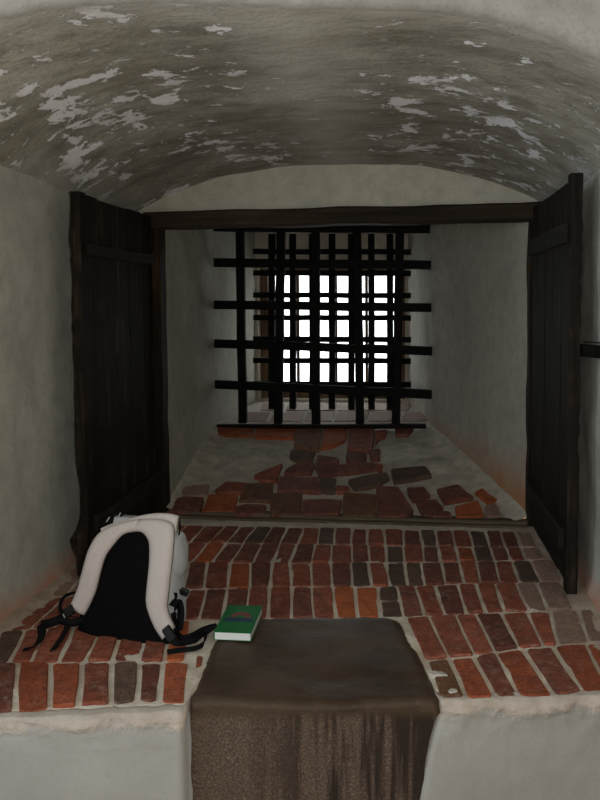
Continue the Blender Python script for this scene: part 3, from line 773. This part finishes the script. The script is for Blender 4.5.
def bag_body():
    L = 22; n = 28; vs_ = []
    for k in range(L + 1):
        t = k / L; z = .004 + (ztop - .004) * t
        yb = LEAN * z
        wl = lerpx(t, [(0, -.150), (.10, -.175), (.3, -.158), (.6, -.128), (.85, -.108), (1, -.098)])
        wr = lerpx(t, [(0, .160), (.10, .170), (.3, .158), (.6, .150), (.85, .140), (1, .118)])
        dp = lerpx(t, [(0, .12), (.12, .145), (.35, .16), (.6, .15), (.85, .115), (.95, .085), (1, .05)])
        y0 = yb + lerpx(t, [(0, .012), (.05, .004), (.93, .004), (1, .02)]); y1 = y0 + dp
        cx, cy = (wl + wr) / 2, (y0 + y1) / 2; hx, hy = (wr - wl) / 2, (y1 - y0) / 2
        for i in range(n):
            a = 2 * pi * i / n; ca, sa = cos(a), sin(a); e = .42
            x = cx + hx * math.copysign(abs(ca) ** e, ca); y = cy + hy * math.copysign(abs(sa) ** e, sa)
            wr_ = .005 * fbm(x * 1.0, y, z, 11)
            vs_.append((x + wr_ * ca, y + wr_ * sa, z))
    fs = [(k * n + i, k * n + (i + 1) % n, (k + 1) * n + (i + 1) % n, (k + 1) * n + i) for k in range(L) for i in range(n)]
    c0 = len(vs_); vs_.append((0, .08, .004)); c1 = len(vs_); vs_.append((.025, LEAN * ztop + .04, ztop + .004))
    for i in range(n):
        fs.append((c0, (i + 1) % n, i)); fs.append((c1, L * n + i, L * n + (i + 1) % n))
    return vs_, fs
add_bag('body', *bag_body(), M['bag_side'])
def band(name, left, right, thick, dome, lift, mat, parent=None, nseg=8, sag=0.0):
    """a padded band between two pixel polylines of equal length on the back panel"""
    m = len(left); lv = [(lift(i / (m - 1)) if callable(lift) else lift) + thick * .5 for i in range(m)]
    L = [bp2(*p, o) for p, o in zip(left, lv)]; R = [bp2(*p, o) for p, o in zip(right, lv)]
    def sm(P, t):
        k = t * (m - 1); i = min(int(k), m - 2); f = k - i
        p0, p1, p2, p3 = P[max(i - 1, 0)], P[i], P[i + 1], P[min(i + 2, m - 1)]
        return .5 * ((2 * p1) + (p2 - p0) * f + (2 * p0 - 5 * p1 + 4 * p2 - p3) * f * f + (3 * p1 - p0 - 3 * p2 + p3) * f ** 3)
    out = Vector((0, -1, LEAN)).normalized(); N = 26; vs_ = []; W = nseg + 1
    for side_ in (1, 0):
        for j in range(N + 1):
            t = j / N; a, b = sm(L, t), sm(R, t); lf = lift(t) if callable(lift) else lift
            for i in range(W):
                u = i / nseg; p = a.lerp(b, u); p.z -= sag * (1 - (2 * u - 1) ** 2) * (1 - t) ** 5; d = lf + ((thick * .55 + dome * (1 - (2 * u - 1) ** 4) + .0025 * fbm(p.x, p.z, 3, 18)) if side_ else -thick * .45)
                if side_ == 0 or 0 < i < nseg: pass
                vs_.append(p + out * d)
    tot = (N + 1) * W; fs = []
    for j in range(N):
        for i in range(nseg):
            q = (j * W + i, j * W + i + 1, (j + 1) * W + i + 1, (j + 1) * W + i)
            fs.append(q); fs.append(tuple(tot + k for k in q[::-1]))
    for j in range(N):
        for i in (0, nseg): fs.append((j * W + i, (j + 1) * W + i, tot + (j + 1) * W + i, tot + j * W + i))
    for i in range(nseg):
        for j in (0, N): fs.append((j * W + i, j * W + i + 1, tot + j * W + i + 1, tot + j * W + i))
    return add_bag(name, vs_, fs, mat, True, parent)
# black padded back panel
band('back_panel', [(78, 630), (80, 615), (86, 593), (92, 572), (100, 553), (110, 541), (124, 534), (134, 532)],
     [(178, 643), (168, 628), (162, 605), (160, 583), (160, 562), (158, 548), (152, 537), (143, 532)], .012, .010, .004, M['mesh'], None, 14, .018)
# shoulder straps
band('shoulder_strap', [(139, 518.5), (114, 524.5), (99, 533), (89, 548), (83, 567), (78, 587), (70, 605)],
     [(138, 531), (123, 534.5), (112, 546), (104, 558), (99, 575), (94, 594), (84, 615)], .014, .012, lambda t: .012 + .022 * sin(pi * min(1, t * 1.05)), M['bag'])
band('shoulder_strap', [(134, 531), (143, 533), (148.5, 542), (149, 560), (147, 583), (146, 604), (153, 625), (162, 640)],
     [(140, 519), (158, 519), (172, 526), (172.5, 548), (170, 572), (168, 592), (167, 610), (174, 628)], .014, .012, lambda t: .012 + .020 * sin(pi * min(1, t * 1.05)), M['bag'])
# folded yoke over the top of the straps
band('yoke', [(101, 528), (116, 522), (134, 517), (152, 513.5), (168, 513.5), (178, 516)],
     [(104, 534), (118, 530), (135, 526), (150, 524), (164, 526), (176, 533)], .014, .008, .000, M['bag'])
# side flap pocket bulging at the right
def blob(c, r, name, mat, nz=.0):
    bm = bmesh.new(); bmesh.ops.create_uvsphere(bm, u_segments=20, v_segments=12, radius=1)
    for v in bm.verts:
        e = .75; q = Vector([math.copysign(abs(k) ** e, k) for k in v.co])
        q += q * nz * fbm(q.x, q.y, q.z, 2.5)
        v.co = B2W(Vector((c[0] + q.x * r[0], c[1] + q.y * r[1], c[2] + q.z * r[2])))
    return link_bm(name, bm, mat, bag, True)
blob((.135, .125, .262), (.036, .06, .085), 'side_pocket', M['bag_side'], .15)
blob((.138, .100, .055), (.034, .05, .045), 'side_pocket', M['bag_side'], .1)
def ribbon(name, pts, width, mat, parent=None, thick=.002, side=None):
    """flat webbing along 3-D points (world); side gives the width direction"""
    P = [Vector(p) for p in pts]; m = len(P); N = (m - 1) * 6; c = []
    for k in range(N + 1):
        t = k / N * (m - 1); i = min(int(t), m - 2); f = t - i
        p0, p1, p2, p3 = P[max(i - 1, 0)], P[i], P[i + 1], P[min(i + 2, m - 1)]
        c.append(.5 * ((2 * p1) + (p2 - p0) * f + (2 * p0 - 5 * p1 + 4 * p2 - p3) * f * f + (3 * p1 - p0 - 3 * p2 + p3) * f ** 3))
    bm = bmesh.new(); rings = []
    for k, p in enumerate(c):
        d = (c[min(k + 1, N)] - c[max(k - 1, 0)]).normalized()
        s = (side - d * side.dot(d)) if side is not None else d.cross(ZUP)
        if s.length < 1e-4: s = BX.copy()
        s.normalize(); n_ = d.cross(s).normalized()
        rings.append([bm.verts.new(p + s * a * width / 2 + n_ * b * thick / 2 - BO) for a, b in ((-1, -1), (1, -1), (1, 1), (-1, 1))])
    for k in range(N):
        for i in range(4): bm.faces.new((rings[k][i], rings[k][(i + 1) % 4], rings[k + 1][(i + 1) % 4], rings[k + 1][i]))
    bm.faces.new(rings[0][::-1]); bm.faces.new(rings[-1])
    return link_bm(name, bm, mat, parent or bag, True)
def on_bag(px, py, off=0.0): return on_plane(px, py, BO + BN * off, BN)
def buckle(px, py, ang, sx, sy, off, name='buckle'):
    c = on_bag(px, py, off); ex = BX; ez = BN.cross(ex).normalized()
    ca, sa = cos(ang), sin(ang); a = ex * ca + ez * sa; b = -ex * sa + ez * ca
    if ez.z < 0: pass
    bm = bmesh.new()
    vv = []
    for dn in (-.005, .005):
        k = 1 if dn < 0 else .86
        vv.append([bm.verts.new(c + a * (u * sx / 2 * k) + b * (v * sy / 2 * k) + BN * dn - BO) for u, v in ((-1, -.8), (-.8, -1), (.8, -1), (1, -.8), (1, .8), (.8, 1), (-.8, 1), (-1, .8))])
    for i in range(8): bm.faces.new((vv[0][i], vv[0][(i + 1) % 8], vv[1][(i + 1) % 8], vv[1][i]))
    bm.faces.new(vv[0][::-1]); bm.faces.new(vv[1])
    return link_bm(name, bm, M['plastic'], bag)
lb = buckle(69, 611, .6, .036, .034, .038)
bar('buckle_ring', on_bag(63, 614, .042) - BO, on_bag(65, 618, .042) - BO, .004, .004, M['metal'], lb)
buckle(169, 634, -.85, .055, .034, .038)
# left webbing: adjuster, tails lying on the bricks
ribbon('webbing', [on_bag(70, 612, .02), on_z(60, 619, .045), on_z(50, 623, .035), on_z(41, 625, .03)], .03, M['webbing'], None, .003, Vector((.2, .5, .9)))
ribbon('webbing', [on_z(41, 624, .032), on_z(42, 634, .02), on_z(38, 643, .01), on_z(31, 648, .007), on_z(23, 650.5, .006)], .032, M['webbing'], None, .003, Vector((.9, .1, .5)))
ribbon('webbing', [on_bag(78, 618, .004), on_z(70, 622, .03), on_z(66, 630, .02), on_z(60, 640, .01), on_z(53, 650, .006)], .026, M['webbing'], None, .003, Vector((.9, .1, .4)))
ribbon('webbing', [on_bag(77, 592, .0), on_z(67, 595, .09), on_z(61, 602, .075), on_z(61, 611, .05), on_z(68, 616, .04), on_z(78, 617, .03)], .014, M['webbing'], None, .003, BX)
ribbon('webbing', [on_bag(84, 620, .012), on_z(74, 623, .04), on_z(66, 622, .04), on_z(58, 620, .045)], .026, M['webbing'], None, .003, ZUP)
# right webbing
ribbon('webbing', [on_bag(177, 604, -.02), on_bag(174, 616, -.01), on_z(177, 631, .02), on_z(181, 638, .012), on_z(190, 637, .014), on_z(201, 631, .016), on_z(213, 627, .014)], .024, M['webbing'], None, .003, Vector((.2, .3, 1)))
ribbon('webbing', [on_bag(169, 637, .02), on_z(176, 643, .02), on_z(187, 642, .012), on_z(197, 639, .012), on_z(206, 632, .014), on_z(217, 625, .032)], .02, M['webbing'], None, .003, Vector((.3, .6, .6)))
ribbon('webbing', [on_z(167, 652, .006), on_z(182, 650, .006), on_z(196, 648, .007), on_z(204, 643, .010), on_z(206, 634, .014)], .017, M['webbing'], None, .003, Vector((.2, .7, .5)))
ribbon('webbing', [on_bag(172, 606, -.004), on_bag(178, 600, -.03), on_bag(181, 612, -.04), on_bag(179, 630, -.03)], .026, M['webbing'], None, .003, BX)
# compression strap and buckle on the right side
ribbon('side_strap', [on_bag(178, 516, -.02), on_bag(180, 528, -.05), on_bag(177.5, 541, -.04), on_bag(172.5, 551, -.018)], .008, M['webbing'], None, .003, BY)
bm = bmesh.new(); p = on_bag(180, 592, -.09) - BO; bar_bm(bm, p + Vector((-.022, 0, .012)), p + Vector((.03, 0, -.004)), .028, .018, ZUP, 2, 0)
link_bm('side_buckle', bm, M['plastic'], bag)
ribbon('webbing', [on_bag(171, 584, -.03), on_bag(176, 596, -.05), on_bag(172, 602, -.03)], .02, M['webbing'], None, .003, BY)
# grab handle and small pull rings behind the top edge
ribbon('grab_handle', [on_bag(104, 529, -.03), on_bag(107, 518, -.05), on_bag(114, 513, -.055), on_bag(121, 515, -.05), on_bag(124, 524, -.03)], .018, M['webbing'], None, .003, BY)
for (x, y) in ((108, 520), (119, 516)):
    bar('pull_tab', on_bag(x - 1.5, y + 2, -.03) - BO, on_bag(x + 1.5, y - 3, -.03) - BO, .005, .004, M['metal'], bag)

# ------------------------------------------------------------------ book
bt = .027
FLp, FRp, BLp, BRp = on_z(214, 632.5, bt + .008), on_z(251, 634, bt + .008), on_z(229, 605.5, bt + .008), on_z(265.5, 606.5, bt + .008)
bx = (FRp - FLp); wid = bx.length; bx.normalize(); by = Vector((-bx.y, bx.x, 0)); ln = ((BLp - FLp).dot(by) + (BRp - FRp).dot(by)) / 2
bk = empty('paperback_book', (FLp.x, FLp.y, .010)); tag(bk, 'green covered paperback book lying on the corner of the stone block', 'book')
def book_part(name, x0, x1, y0, y1, z0, z1, mat):
    bm = bmesh.new(); v = []
    for z in (z0, z1):
        for x, y in ((x0, y0), (x1, y0), (x1, y1), (x0, y1)): v.append(bm.verts.new(bx * x + by * y + Vector((0, 0, z))))
    for f in ((0, 3, 2, 1), (4, 5, 6, 7), (0, 1, 5, 4), (1, 2, 6, 5), (2, 3, 7, 6), (3, 0, 4, 7)): bm.faces.new([v[i] for i in f])
    return link_bm(name, bm, mat, bk)
book_part('page_block', .002, wid - .003, .0015, ln - .002, .001, bt - .001, M['pages'])
cv = book_part('front_cover', 0, wid, 0, ln, bt - .001, bt + .0004, M['cover'])
book_part('back_cover', 0, wid, 0, ln, -.0004, .001, M['cover'])
book_part('spine', -.001, .002, 0, ln, 0, bt, M['cover'])
def disc(name, cx, cy, rx, ry, a0, a1, inner, mat, z):
    bm = bmesh.new(); n = 24; r1, r2 = [], []
    for k in range(n + 1):
        a = a0 + (a1 - a0) * k / n
        r1.append(bm.verts.new(bx * (cx + rx * cos(a)) + by * (cy + ry * sin(a)) + Vector((0, 0, z))))
        r2.append(bm.verts.new(bx * (cx + rx * inner * cos(a)) + by * (cy + ry * inner * sin(a)) + Vector((0, 0, z))))
    for k in range(n): bm.faces.new((r1[k], r1[k + 1], r2[k + 1], r2[k]))
    return link_bm(name, bm, mat, cv)
disc('cover_print', wid * .52, ln * .53, wid * .30, ln * .20, 0, pi, .45, M['print_red'], bt + .0008)
book_part('cover_print', wid * .10, wid * .90, ln * .38, ln * .50, bt + .0004, bt + .0009, M['print_blue']).parent = cv
